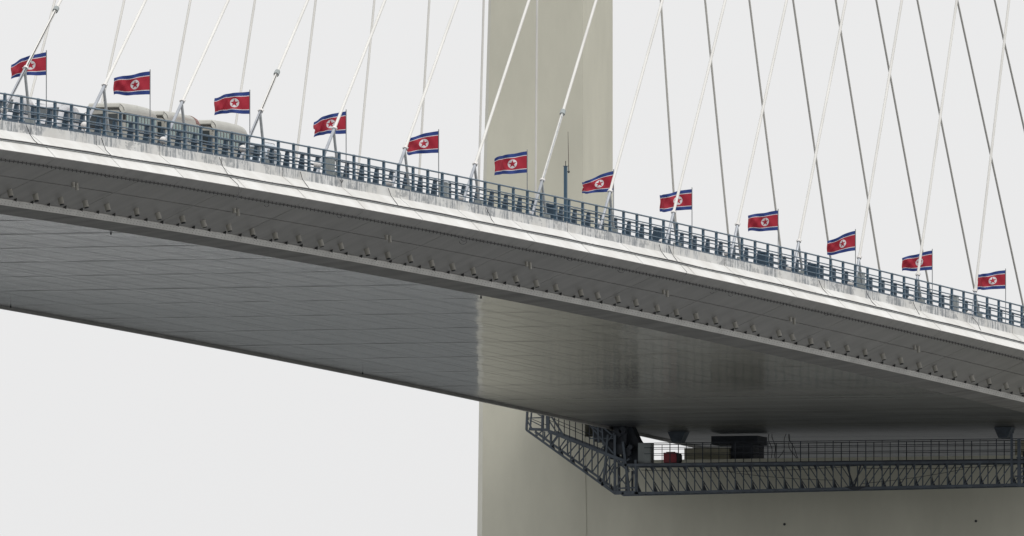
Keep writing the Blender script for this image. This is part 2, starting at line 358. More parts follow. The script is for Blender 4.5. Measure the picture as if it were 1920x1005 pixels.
while y < YS1 - 15:
    g = 0.05
    strip_sweep([(X(-.8), -2.043), (X(.655), lerp_prof(.655))], y + g, y + 15 - g, (-.03, .05)).build('fairing_plate', 'under', BR)
    strip_sweep([(X(.70), lerp_prof(.70)), (X(2.52), lerp_prof(2.52))], y + g, y + 15 - g, (-.03, .05)).build('fairing_plate', 'under', BR)
    strip_sweep([(X(2.54), -3.565), (X(2.66), -3.865)], y + .01, y + 15 - .01, (-.05, .06)).build('edge_strip', 'strip', BR)
    strip_sweep([(X(2.67), -3.868), (X(4.5), -4.045)], y + g, y + 15 - g, (-.02, .05)).build('chine_plate', 'band', BR)
    # six rows of bottom plates
    W0, W1, NR = 4.5, 33.3, 7
    for k in range(NR):
        a = W0 + (W1 - W0) * k / NR; b = W0 + (W1 - W0) * (k + 1) / NR
        dh = rng.uniform(-.0012, .0012)
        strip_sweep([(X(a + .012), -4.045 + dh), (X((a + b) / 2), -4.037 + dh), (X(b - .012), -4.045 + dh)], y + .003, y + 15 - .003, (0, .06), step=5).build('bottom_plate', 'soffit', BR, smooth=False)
    y += 15
# weld seams proud of the bottom plates
y = -0.4 - 15 * 7
while y < YS1 - 15:
    y += 15
    sk_ = rng.choice([-.002, .0, .003, .006])
    MB().box((X(33.2), y - .025, zt(y) - 4.047 + sk_ * .6), (X(4.6), y + .025, zt(y) - 4.02)).build('weld_seam', 'band', BR)
for k in range(1, 15):
    xx = X(4.5 + 28.8 * k / 15.0)
    MB().tube(curve_line(xx, -4.046, YS0 + 5, YS1 - 25, 6), .0025, 4).build('weld_seam', 'band', BR)
for px_, py_, w_ in ((208, 436, 5.2), (902, 557, 5.0), (680, 694, 33.0), (20, 568, 33.0)):
    q = hitX(px_, py_, X(w_)); MB().tube([(X(w_), q[1], zt(q[1]) - 4.03), (X(w_), q[1], zt(q[1]) - 4.13)], .045, 8).build('drain_spout', 'dark', BR)
# gantry runway rail at the far edge, mirrored at the near edge
box_sweep(X(33.55), X(33.35), -4.20, -3.99, YS0 + 2, YS1 - 20).build('runway_rail', 'under', BR)
# studs / rivets on the strip, brackets above it, lamps, drains
riv = MB()
for y in np.arange(-60, 300, 0.62):
    for hh in (.3, .7):
        w = 2.54 + .12 * hh; h = -3.565 - .30 * hh
        z = zt(y) + h; x = X(w)
        riv.add([(x + .03, y - .02, z - .03), (x + .03, y + .02, z - .03), (x + .03, y, z + .0), (x - .0, y, z - .0)], [(0, 1, 2), (0, 1, 3), (1, 2, 3), (2, 0, 3)])
o = riv.build('bolt_heads', 'joint', BR); o['kind'] = 'stuff'
yy = -24.35
lampmesh = None
while yy < 232:
    z = zt(yy)
    b = MB().box((X(2.50), yy - .03, z - 3.58), (X(2.34), yy + .03, z - 3.40)); b.box((X(2.46), yy - .06, z - 3.42), (X(2.38), yy + .06, z - 3.36))
    b.bar((X(2.42), yy, z - 3.58), (X(2.42), yy + .22, z - 3.61), .025)
    b.build('cable_clip', 'joint', BR)
    yy += 3.0
LX = [18, 66, 113, 159, 200, 255, 295, 341, 380, 428, 472, 515, 559, 600, 638, 687, 726, 768, 808, 847, 886, 927, 966, 1004, 1041, 1088, 1119, 1157, 1191, 1231, 1267, 1304, 1340, 1377, 1411, 1459, 1484, 1519, 1550, 1587, 1621, 1654, 1688, 1722, 1752, 1788, 1821, 1853, 1885, 1914]
for lx in LX:
    w = 1.78 + random.uniform(-.07, .07); ly = np.interp(lx, [0, 160, 460, 760, 1060, 1360, 1660, 1920], [354, 376, 424, 476.5, 533, 593.5, 661, 719])
    p = hitX(lx, ly, X(w)); y = p[1]; z = zt(y) + lerp_prof(w)
    tl = random.uniform(-.12, .05)
    b = MB().tube([(X(w), y - .03, z + .02), (X(w) + .10, y + tl, z - .33)], .14, 12)
    lm = b.build('floodlight', 'lamp', BR, smooth=True)
    MB().tube([(X(w) + .10, y + tl, z - .325), (X(w) + .112, y + tl * 1.05, z - .38)], .115, 12).build('lens', 'dark', lm)
    MB().bar((X(w) + .05, y - .05, z + .03), (X(w) - .16, y - .1, z + .12), .05).build('bracket', 'strut', lm)
for dx in (140, 442, 727, 990, 1247, 1485, 1718, 1937):
    ly = np.interp(dx, [0, 160, 460, 760, 1060, 1360, 1660, 1920], [308, 329, 380, 434, 493, 557, 624, 690])
    for k in (-1, 1):
        w = .35; p = hitX(dx + k * 3.4, ly, X(w)); y = p[1]; z = zt(y) + lerp_prof(w)
        b = MB().tube([(X(w), y, z + .05), (X(w) + .03, y, z - .30 - .06 * k)], .09, 10); b.build('drain_pipe', 'lamp', BR, smooth=True)
# conduit in the groove with clips; cable string with clips under the lip
def wob(x, h, ya, yb, amp, step=1.2):
    pts = []; 
    for y in np.arange(ya, yb, step): pts.append((x + .0, y, zt(y) + h + amp * math.sin(y * .37) * math.sin(y * .11) + random.uniform(-1, 1) * amp * .25))
    return pts
MB().tube(wob(X(-.80), -1.07, -100, 330, .018), .056, 5).build('conduit', 'joint', BR)
MB().tube(wob(X(-.83), -1.12, -100, 330, .012), .020, 5).build('conduit', 'strut', BR)
cl = MB()
for y in np.arange(-100, 330, 1.5):
    z = zt(y) - 1.08; cl.box((X(-.84), y - .05, z - .05), (X(-.72), y + .05, z + .055))
o = cl.build('conduit_clips', 'strut', BR); o['kind'] = 'stuff'
st = MB(); st.tube(wob(X(-.78), -2.11, -100, 330, .015), .026, 5)
for y in np.arange(-100, 330, .75):
    z = zt(y) - 2.10; st.bar((X(-.80), y, z + .07), (X(-.76), y + .08, z - .08), .032)
o = st.build('light_string', 'joint', BR); o['kind'] = 'stuff'
def drop(pts, r=.017):
    q = [hitX(px, py, xx) for px, py, xx in pts]
    MB().tube(q, r, 6).build('hanging_cable', 'dark', BR, smooth=True)
def xs_at(py, px):
    t = TOPY(px); k = np.interp(px, [0, 1920], [37, 30.6]); f = (py - t) / (k * 1.45)
    f = min(max(f, 0), 1); return X(-.03 - 1.32 * max(0, (f - .3) / .7)) + .035
for pl in ([(50, 236), (56, 252), (64, 263), (75, 273)], [(190, 259), (194, 270), (199, 282), (208, 291)],
           [(411, 295), (418, 312), (430, 331), (446, 346), (449, 352), (447, 366), (443, 374)],
           [(563, 322), (567, 336), (575, 347), (581, 355)], [(637, 337), (641, 343), (643, 338)], [(728, 353), (733, 367), (742, 379), (748, 387)],
           [(911, 389), (916, 399), (922, 412), (928, 420)], [(1236, 458), (1239, 470), (1247, 481), (1254, 488)],
           [(1254, 461), (1260, 476), (1273, 494), (1288, 510), (1286, 517), (1279, 525), (1270, 526)],
           [(1535, 525), (1542, 541), (1553, 553), (1556, 557)], [(1624, 545), (1627, 553), (1635, 566), (1643, 574)],
           [(1822, 594), (1833, 606), (1840, 622), (1841, 626)], [(1712, 566), (1716, 576), (1724, 590)]):
    drop([(a, b, xs_at(b, a)) for a, b in pl])
for (cx, cy, r) in ((868, 452, 7), (1070, 482, 8), (1165, 505, 7), (870, 447, 6), (637, 405, 4), (1335, 548, 3), (1370, 552, 4), (1550, 588, 4), (200, 329, 4), (500, 384, 4)):
    pts = [hitX(cx + r * math.cos(a), cy + r * .9 * math.sin(a), X(-.78)) for a in np.linspace(0.1, 3.0, 8)]
    MB().tube(pts, .014, 5).build('cable_loop', 'dark', BR)
# kerb under the railing
box_sweep(X(.62), X(.055), -.005, .10, YS0 + 3, YS1 - 20).build('kerb', 'inrail', BR)
box_sweep(X(2.0), X(.65), -.03, .05, YS0 + 3, YS1 - 20).build('walkway', 'asphalt', BR)
ks = MB()
for y in np.arange(-61.9, 330, 3.0): z = zt(y); ks.box((X(.052), y - .02, z + .01), (X(.03), y + .02, z + .10))
o = ks.build('kerb_studs', 'cap', BR); o['kind'] = 'stuff'

# ------------------------------------------------------------------ railings
def post_mesh(hgt, wd, dp, slant=0.0):
    """post with a slanted front plate, base foot and rounded cap; local origin at foot"""
    b = MB()
    poly = [(dp * .9, 0), (dp * .5, .30), (dp * .5, hgt - .05), (dp * .3, hgt), (-dp * .3, hgt), (-dp * .5, hgt - .05), (-dp * .5 - slant, .25), (-dp * .8 - slant * 1.6, 0)]
    b.prism([(p[0], p[1]) for p in poly], 1, -wd / 2, wd / 2)
    b.box((-dp * 1.0 - slant * 1.6, -wd * .9, -.0), (dp * 1.1, wd * .9, .035))
    return b
def railing(name, xw, hb, hgt, y0, y1, wd, dp, mt, label, cat, group, rails, slant=0.0, rr=.028, sgn=1):
    Rt = root(name, (X(xw), (y0 + y1) / 2, zt((y0 + y1) / 2) + hb), label, cat, group)
    me = None; pm = post_mesh(hgt, wd, dp, slant)
    ys = np.arange(y0, y1, 3.0)
    for y in ys:
        if me is None:
            me = bpy.data.meshes.new('post'); me.from_pydata([(v[0] * sgn, v[1], v[2]) for v in pm.v], [], pm.f); me.materials.append(M[mt])
            bm = bmesh.new(); bm.from_mesh(me); bmesh.ops.recalc_face_normals(bm, faces=bm.faces); bm.to_mesh(me); bm.free()
        o = bpy.data.objects.new('post', me); COL.objects.link(o); o.parent = Rt
        o.location = Vector((X(xw), y, zt(y) + hb)) - Vector(Rt.location)
        o.rotation_euler = (random.uniform(-.008, .008), random.uniform(-.006, .006), 0)
    for h, r in rails:
        MB().tube(curve_line(X(xw) + sgn * (dp * .5 + r * .6), hb + h, y0 - .4, y1 - 1.5, 3.0), r, 8).build('rail', mt, Rt, smooth=True)
    return Rt
railing('railing', .30, .10, 1.36, -60.42, 300, .225, .12, 'rail', 'outer blue-grey guard railing along the near edge of the bridge, above the white side', 'railing', None,
        [(1.29, .045), (.92, .033), (.58, .033), (.24, .033)])
railing('crash_barrier', 2.35, .05, 1.38, stat(62.7, X(2.35), .8) - 66.0, 300, .33, .13, 'inrail', 'darker second steel barrier seen between the posts of the outer railing', 'barrier', None,
        [(1.30, .045), (.86, .05), (.45, .05)], slant=.22)
railing('far_railing', 37.4, .0, 1.40, -60, 300, .16, .11, 'rail', 'guard railing on the far edge of the bridge deck, hidden behind the near one', 'railing', None,
        [(1.36, .045), (.95, .033), (.5, .033)], sgn=-1)

# ------------------------------------------------------------------ pylon
PY = root('pylon', (0, 250, 0), 'tall beige concrete bridge pylon behind the deck, with a deep crossbeam below it', 'tower')
def leg(sg):
    zs = [-5, 30, 57.4, 66.2, 80.2, 91.4, 140, 250]; xo = [26.2, 25.5, 25.01, 24.87, 24.59, 24.24, 23.5, 22.6]; xi = [17.5, 17.6, 17.79, 17.95, 18.02, 18.02, 18.5, 19.6]
    ch = [.45, .42, .38, .30, .25, .20, .18, .18]; ya, yb = 246.3, 253.7
    b = MB(); c = MB(); vs = []; n = 6
    for z, a, i, k in zip(zs, xo, xi, ch):
        vs += [(sg * i, ya, z), (sg * (a - k), ya, z), (sg * a, ya + k * .6, z), (sg * a, yb - k * .6, z), (sg * (a - k), yb, z), (sg * i, yb, z)]
    fs = []; fc = []
    for j in range(len(zs) - 1):
        for i in range(n):
            q = (j * n + i, j * n + (i + 1) % n, (j + 1) * n + (i + 1) % n, (j + 1) * n + i); (fc if i in (1, 3) else fs).append(q)
    fs += [tuple(range(n)), tuple((len(zs) - 1) * n + i for i in range(n))]
    o = b.add(vs, fs + fc).build('leg', 'conc', PY)
    o.data.materials.append(M['edgec'])
    for p in o.data.polygons:
        nn = p.normal
        if abs(nn.x) > .3 and abs(nn.y) > .3: p.material_index = 1
    return o
lf = leg(-1); leg(1)
MB().box((-17.9, 246.33, 52.0), (17.9, 253.4, 62.08)).build('crossbeam', 'conc', PY)
MB().box((-19.8, 247.2, 205), (19.8, 252.8, 213)).build('crossbeam', 'conc', PY)
for px, py in ((1471, 983), (1830, 977), (1231, 925)):
    p = hitY(px, py, 246.33); MB().tube([(p[0], 246.29, p[2]), (p[0], 246.35, p[2])], .085 if py > 950 else .035, 10).build('form_tie_hole', 'dark', PY)
a = hitY(1172, 800, 246.33); MB().prism([(-18.0, 62.0), (a[0], 62.0), (a[0], 62.9), (a[0] - .5, 63.6), (-18.0, 63.6)], 1, 246.331, 249.5).build('bearing_block', 'conc', PY)
a = hitY(1283, 866, 246.9); b2 = hitY(1367, 839, 246.9)
MB().box((a[0], 246.9, 62.082), (b2[0], 249.2, b2[2])).build('bearing_plinth', 'tan', PY)
a = hitY(1368, 866, 247.2); b2 = hitY(1412, 832, 247.2)
bb = MB().box((a[0] + .1, 247.2, 62.082), (b2[0], 250, b2[2])); bb.box((a[0] - 1.3, 247.6, b2[2] + .002), (b2[0] + .2, 250, 63.6)); bb.build('bearing', 'gantdark', PY)
a = hitY(1903, 862, 246.9); MB().box((a[0], 246.9, 62.082), (a[0] + 2.6, 249.2, 63.05)).build('bearing_plinth', 'tan', PY)
# bearing corbels under the girder (parts of the deck)
for px, in ((1250,), (1862,)):
    a = hitY(px, 797, 245.0); zs_ = zt(246) - 4.07
    MB().prism([(a[0], zs_), (a[0] + 1.15, zs_), (a[0] + .85, zs_ - .66), (a[0] + .28, zs_ - .66)], 1, 245.2, 246.3).build('bearing_corbel', 'gant', BR)
a = hitY(1300, 830, 252)

# ------------------------------------------------------------------ stay cables
NEAR = [((48, 128), (114, 0)), ((196, 160), (273, 0)), ((342, 190), (428, 0)), ((489, 208), (577, 0)), ((627, 241), (722, 0)), ((760, 278), (858, 0)), ((891, 308), (992, 0)), ((1017, 338), (1118, 0)), ((1144, 359), (1242, 0)), ((1263, 398), (1360, 0)), ((1383, 421), (1475, 0)), ((1498, 452), (1586, 0)), ((1611, 483), (1691, 0)), ((1721, 515), (1794, 0)), ((1828.5, 545), (1892, 0))]
FAR = [((58, 179), (103, 0)), ((192, 189), (233, 0)), ((319, 209), (357, 0)), ((442, 233), (478, 0)), ((559, 268), (592, 0)), ((674, 295), (702, 0)), ((786, 328), (805, 0)), ((898, 332), (907, 0)), ((1002, 362), (1002, 0)), ((1263, 359), (1239, 0)), ((1365, 435), (1322, 0)), ((1463, 460), (1405, 0)), ((1557, 482), (1487, 0)), ((1649, 505), (1567, 0)), ((1740, 528), (1643, 0)), ((1827, 543), (1720, 0)), ((1918, 571), (1795, 0)), ((1920, 240), (1865, 0))]
def anchor(l, Xp, h):
    a, b = np.array(l[0], float), np.array(l[1], float); best = None
    for t in np.linspace(-.6, 1.6, 3300):
        q = a + (a - b) * t; P_ = hitX(q[0], q[1], Xp); d = abs(P_[2] - zt(P_[1]) - h)
        if best is None or d < best[0]: best = (d, P_)
    return best[1]
def topz(l, Xl, Yt):
    n = np.cross(ray(*l[0]), ray(*l[1])); return CAM[2] - (n[0] * (Xl - CAM[0]) + n[1] * (Yt - CAM[1])) / n[2]
ORD = ['leftmost', 'second from the left', 'third from the left', 'fourth from the left', 'fifth from the left', 'sixth from the left', 'seventh from the left', 'eighth from the left', 'ninth from the left', 'tenth from the left',
       'eleventh from the left', 'fifth from the right', 'fourth from the right', 'third from the right', 'second from the right', 'rightmost']
NL = ['white near-side cable with dark damper pipe crossing the leftmost flag', 'white near-side cable whose steel foot stands in front of the first minibus',
      'white near-side cable rising from beside the middle minibus', 'white near-side cable with clamp and thin dark pipe, just right of the third flag',
      'white near-side cable crossing the flag with the torn fly end', 'white near-side cable touching the fly end of the fifth flag',
      'white near-side cable that rises from left of the pylon across its face', 'white near-side cable with a clamp and pipe, running up in front of the pylon',
      'white near-side cable starting right at the pylon\'s right edge, beside a flag', 'white near-side cable crossing the disc of the first flag right of the pylon',
      'white near-side cable rising just left of the ninth flag', 'white near-side cable rising midway between the ninth and tenth flags',
      'white near-side cable rising just right of the tenth flag', 'white near-side cable crossing the second flag from the right', 'rightmost white near-side cable, at the left end of the last flag']
FL = ['far-side white cable running behind the leftmost flag', 'far-side white cable meeting the first minibus from behind', 'far-side white cable rising behind the middle minibus roof',
      'far-side white cable coming out behind the third flag and third minibus', 'far-side white cable standing left of the fourth flag', 'far-side white cable standing right of the fourth flag',
      'far-side white cable passing behind the fifth flag', 'far-side pale cable almost upright along the pylon\'s left edge', 'upright pale far-side cable in front of the pylon, right of its flag',
      'first grey far-side cable right of the pylon, leaning left behind a flag', 'grey left-leaning far-side cable, second one right of the pylon', 'grey left-leaning far-side cable passing behind the ninth flag',
      'grey left-leaning far-side cable reaching the left end of the tenth flag', 'grey left-leaning far-side cable just right of the tenth flag', 'grey left-leaning far-side cable ending behind the second flag from the right',
      'grey left-leaning far-side cable ending beside the left tip of the rightmost flag', 'grey left-leaning far-side cable that ends right of the last flag', 'grey far-side cable cutting through the top right corner of the view']
def stay(l, near, i):
    Xp = 17.7 if near else -17.7; Xl = 21.1 if near else -21.1
    A = anchor(l, Xp, .32); H = min(topz(l, Xl, 250.0), 251.0); H = max(H, 150)
    if H > 249.9: H = 215.0 if near else (205.0 if i == 8 else 248.0)
    B = np.array([Xl, 250.0, H]); d = (B - A) / np.linalg.norm(B - A)
    Rt = root('stay_cable', tuple(A), (NL if near else FL)[i], 'cable', 'near row of stay cables' if near else 'far row of stay cables')
    rad = .080 if near else .072
    # parameter where the cable leaves its steel sleeve
    tt = 3.3 - (.07 * i if near else 0)
    if near:
        for t in np.linspace(1.0, 6, 400):
            if projy(A + d * t)[1] <= l[0][1]: tt = t; break
    MB().tube([A + d * (tt - .3), A + d * (tt + 40), B], rad, 10).build('cable', 'cable' if near else 'farcable', Rt, smooth=True)
    MB().tube([A - d * .1, A + d * tt], .085, 10).build('sleeve', 'sleeve', Rt, smooth=True)
    c = MB().tube([A + d * (tt - .07), A + d * (tt + .07)], .135, 10)
    cc = A + d * tt
    c.bar(cc + np.array([-.17, 0, 0.02]), cc + np.array([.17, 0, 0.02]), .05); c.build('collar', 'cap' if near else 'strut', Rt)
    if near:
        c0 = A + d * .22; dc = hitX(l[0][0] - 40 + 2.0 * i, l[0][1] + 78 - 2.4 * i, 17.95); MB().sph(dc, .20, 14, 8).build('anchor_cap', 'cap', Rt, smooth=True)
        s0 = A + d * (tt - .18); foot = np.array([s0[0] + .02, s0[1] + .85, zt(s0[1] + .85) + .42])
        MB().tube([s0, foot], .075, 8).build('strut', 'strut', Rt, smooth=True)
        MB().prism([(foot[0] - .2, foot[1] - .2), (foot[0] + .2, foot[1] - .2), (foot[0] + .2, foot[1] + .2), (foot[0] - .2, foot[1] + .2)], 2, foot[2] - .40, foot[2] + .08).build('strut_base', 'cabi', Rt)
    if near and i in (0, 3, 7):
        up = {0: (98, 18), 3: (517, 137), 7: (1054, 211)}[i]
        tq = tt + 2
        for t in np.linspace(tt, 25, 800):
            if projy(A + d * t)[1] <= up[1]: tq = t; break
        off = np.array([.05, -.13, -.02])
        MB().tube([A + d * .6 + off, A + d * (tt - .2) + off * 1.25, A + d * tq + off], .022, 6).build('damper_pipe', 'joint' if i < 7 else 'strut', Rt)
        q = A + d * tq; b = MB().tube([q - d * .16, q + d * .16], .15, 8); b.build('clamp', 'cabi', Rt)
        if i == 7:
            for k in range(9):
                t = tt + (tq - tt) * (k + .5) / 9; qq = A + d * t + off; MB().tube([qq - d * .06, qq + d * .05], .032, 6).build('pipe_clip', 'strut', Rt)
    return Rt
for i, l in enumerate(NEAR): stay(l, True, i)
for i, l in enumerate(FAR): stay(l, False, i)

# ------------------------------------------------------------------ flags
FLAGS = [(87, 97, 43, 67), (281.5, 133, 43.5, 69), (468.5, 171, 42, 67), (649, 208, 42, 61), (822.5, 245, 41, 59), (988.5, 283, 40, 61), (1150.5, 320, 39, 58.5), (1297.5, 354, 38.5, 60), (1459, 394, 37, 56), (1604, 432, 37, 50.5), (1748, 469, 36.5, 56), (1885.5, 506, 35, 52)]
FLL = ['leftmost red, blue and white star flag, half behind a cable, its fly end folded', 'red and blue star flag flying above the roof of the first minibus', 'red and blue star flag flying above the rear of the third minibus',
       'red and blue star flag with a torn, notched fly end, crossed by a cable', 'red and blue star flag fifth from the left, cable touching its fly end', 'red and blue star flag flying against the left half of the pylon',
       'red and blue star flag flying against the pylon\'s right face, upper corner curled', 'red and blue star flag just right of the pylon, a cable across its disc', 'red and blue star flag fourth from the right, clear of the near cables',
       'red and blue star flag third from the right, steeply slanted and short', 'second flag from the right, a white cable crossing beside its disc', 'rightmost red and blue star flag of the row']
FX = X(2.1)
# per flag: top droop at the fly end (fraction of hoist), bottom lift, ripple amplitude, fold
FSH = [(.46, .06, .05), (.30, .0, .05), (.20, -.05, .05), (.38, .05, .08), (.32, .05, .05), (.30, .10, .04), (.56, .05, .06), (.28, .08, .05), (.26, .05, .05), (.52, .20, .05), (.40, .05, .05), (.24, .03, .05)]
def flag(i):
    px, py, hp, wp = FLAGS[i]; T = hitX(px, py, FX); dep = (T - CAM) @ Fv; k = FPX / dep
    hoist = hp / k; fly = hoist * 2.0; proj = wp / k
    Rt = root('flag', (T[0], T[1], zt(T[1]) + .03), FLL[i], 'flag', 'row of star flags along the bridge railing')
    pl = MB().tube([(T[0], T[1], zt(T[1]) + .03), (T[0], T[1], T[2] + .05)], .024, 8); pl.tube([(T[0], T[1], T[2] + .05), (T[0], T[1], T[2] + .09)], [.035, .012], 8)
    pl.build('pole', 'pole', Rt, smooth=True)
    # plan path: starts across the view (-R), swings away so that its projected length is `proj`
    td, bl, am = FSH[i]; NU, NV = 56, 22; n_ = np.array([Dv[0], Dv[1], 0]); a0 = 0.1
    lo, hi = 0.0, 2.4
    ph = rng.uniform(0, 6.28)
    def path(amax):
        pts = [np.zeros(2)]; 
        for j in range(NU):
            u = (j + .5) / NU; ang = amax * u ** 1.6 + .62 * math.sin(2 * math.pi * (u * 1.5) + ph) * min(1, u * 3) * .8
            pts.append(pts[-1] + np.array([math.cos(ang), math.sin(ang)]) * fly / NU)
        return pts
    for _ in range(30):
        md = (lo + hi) / 2; q = path(md)[-1][0]
        if q > proj: lo = md
        else: hi = md
    pts = path((lo + hi) / 2)
    mb = MB(); vs = []; uv = []
    for j in range(NU + 1):
        u = j / NU; vis = pts[j][0] / proj
        zt_ = -td * hoist * (max(vis, 0) ** 1.25) * .95 + .0; zb = bl * hoist * -1 * vis * -1
        for m_ in range(NV + 1):
            v = m_ / NV
            zz = -hoist * (1 - v) ; top = zt_; bot = -hoist + (bl * hoist * vis) * -1
            z = bot + (top - bot) * v
            z += hoist * u * (.045 * math.sin(6.5 * u + ph * 1.7) + .02 * math.sin(15 * u + ph * 3 + 2 * v))
            out = 1.5 * am * hoist * math.sin((7.5 + 3 * math.sin(ph)) * u + 3.2 * v + ph) * u * 1.5 + .05 * hoist * math.sin(17 * u - 7 * v + ph * 2) * min(1, u * 2.5) + .022 * hoist * math.sin(31 * u + 11 * v + ph) * u
            side = am * .35 * hoist * math.sin(7 * v + ph) * u ** 4
            p = T + (-Rv) * (pts[j][0] + side * (1 if u > .8 else u)) + n_ * (pts[j][1] + out) + np.array([0, 0, z - .02])
            vs.append(p); uv.append((2 * u, v))
    fs = []
    for j in range(NU):
        for m_ in range(NV):
            if i == 3 and j >= NU - 4 and 8 <= m_ <= 11 and j >= NU - 4 + abs(m_ - 9.5) - .5: continue
            if i == 6 and j >= NU - 2 and 11 <= m_ <= 12: continue
            a = j * (NV + 1) + m_; fs.append((a, a + 1, a + NV + 2, a + NV + 1))
    mb.v = vs; mb.f = fs; mb.uv = uv
    mb.build('cloth', 'flag', Rt, smooth=True, recalc=False)
for i in range(len(FLAGS)): flag(i)

# ------------------------------------------------------------------ vehicles
def ring(y, hw, z0, z1, r0, r1, n=5, cx=0.0):
    """rounded rectangle in XZ: r0 bottom corners, r1 top corners"""
    p = []
    for cxs, cz, r, a0 in ((hw, z0, r0, -90), (hw, z1, r1, 0), (-hw, z1, r1, 90), (-hw, z0, r0, 180)):
        sx = 1 if cxs > 0 else -1; sz = 1 if cz == z1 else -1
        ox, oz = cxs - sx * r, cz - sz * r
        for k in range(n): a = math.radians(a0 + 90 * k / (n - 1)); p.append((ox + r * math.cos(a), y, oz + r * math.sin(a)))
    return p
def loft(secs):
    b = MB(); n = None; vs = []; fs = []
    for s in secs: r = ring(*s); n = len(r); vs += r
    for j in range(len(secs) - 1):
        for i in range(n): fs.append((j * n + i, j * n + (i + 1) % n, (j + 1) * n + (i + 1) % n, (j + 1) * n + i))
    fs += [tuple(range(n)), tuple((len(secs) - 1) * n + i for i in range(n))]
    return b.add(vs, fs)
def wheel(parent, x, y, r=.38):
    w = MB().tube([(x - .11, y, r), (x + .11, y, r)], r, 20).build('wheel', 'tyre', parent); 
    MB().tube([(x - .115, y, r), (x + .115, y, r)], r * .55, 14).build('rim', 'silver', w)
def minibus(label, group):
    WLn = root('minibus', (0, 0, 0), label, 'bus', group); L_, hw = 6.9, 1.02
    secs = [(0.00, hw - .16, .50, 2.30, .15, .30), (.05, hw - .07, .38, 2.46, .15, .34), (.16, hw - .01, .33, 2.62, .12, .40), (.45, hw, .32, 2.72, .1, .42), (1.2, hw, .32, 2.78, .1, .42), (3.5, hw, .32, 2.80, .1, .42), (5.6, hw, .32, 2.76, .1, .42), (6.35, hw, .33, 2.70, .1, .42), (6.65, hw - .02, .36, 2.58, .12, .42), (6.82, hw - .08, .42, 2.40, .15, .36), (6.9, hw - .18, .55, 2.20, .15, .3)]
    loft(secs).build('body', 'bus', WLn, smooth=True)
    for yy_, sh in ((.035, .0), (.34, .0)):
        sec = ring(yy_, hw - .07 + (.065 if yy_ > .1 else 0), .4, 2.46 + (.235 if yy_ > .1 else .015), .15, .36)
        MB().tube(sec[5:10] + sec[10:15], .026 if yy_ < .1 else .014, 5).build('roof_edge', 'joint', WLn)
    # visor over the windscreen
    MB().prism([(.0, 2.44), (-.05, 2.52), (.06, 2.66), (.22, 2.735), (.22, 2.66), (.10, 2.56)], 0, -.84, .84).build('visor', 'bus', WLn)
    MB().prism([(-.012, 2.39), (-.012, 2.43), (.10, 2.43), (.10, 2.39)], 0, -.84, .84).build('gutter', 'joint', WLn)
    ws = MB().prism([(-.052, 1.50), (-.02, 2.16), (.02, 2.16), (.02, 1.50)], 0, -.76, .76).build('windscreen', 'glass', WLn)
    MB().box((-.02, -.075, 1.42), (.02, .0, 2.22)).build('pillar', 'joint', ws)
    MB().box((-.62, -.035, .85), (.62, .03, 1.12)).build('grille', 'joint', WLn)
    MB().box((-.98, -.10, .36), (.98, .08, .62)).build('bumper', 'cabi', WLn)
    for s in (-1, 1):
        MB().tube([(s * .72, -.03, .92), (s * .72, .05, .92)], .12, 12).build('headlight', 'cap', WLn)
        m = MB().bar((s * .93, -.02, 2.25), (s * 1.18, -.22, 2.12), .03).build('mirror_arm', 'joint', WLn)
        MB().box((s * 1.18 - .07, -.26, 1.82), (s * 1.18 + .07, -.20, 2.12)).build('mirror', 'dark', m)
        for k in range(5):
            y0 = .62 + k * 1.17; wn = MB().box((s * (hw + .004) - .012, y0, 1.38), (s * (hw + .004) + .012, y0 + 1.08, 2.16)).build('window', 'glass', WLn)
            for q in range(2):
                yy0 = y0 + .08 + q * .56
                MB().prism([(yy0, 1.42), (yy0 + .30, 1.42), (yy0 + .36, 2.12), (yy0, 2.12)], 0, s * (hw + .018), s * (hw + .024)).build('curtain', 'curtain', wn)
            MB().box((s * (hw + .02) - .006, y0 + .52, 1.38), (s * (hw + .02) + .006, y0 + .555, 2.16)).build('sash', 'sleeve', wn)
        for y in (1.35, 5.3): wheel(WLn, s * (hw - .10), y)
    for s in (-1, 1): MB().box((s * (hw + .012) - .014, .35, 2.19), (s * (hw + .012) + .014, 6.45, 2.235)).build('rain_gutter', 'joint', WLn)
    MB().prism([(-.055, 1.42), (-.055, 1.5), (.0, 1.5), (.0, 1.42)], 0, -.8, .8).build('wiper', 'dark', WLn)
    MB().prism([(6.905, 1.45), (6.88, 2.1), (6.80, 2.1), (6.80, 1.45)], 0, -.72, .72).build('rear_window', 'glass', WLn)
    return WLn
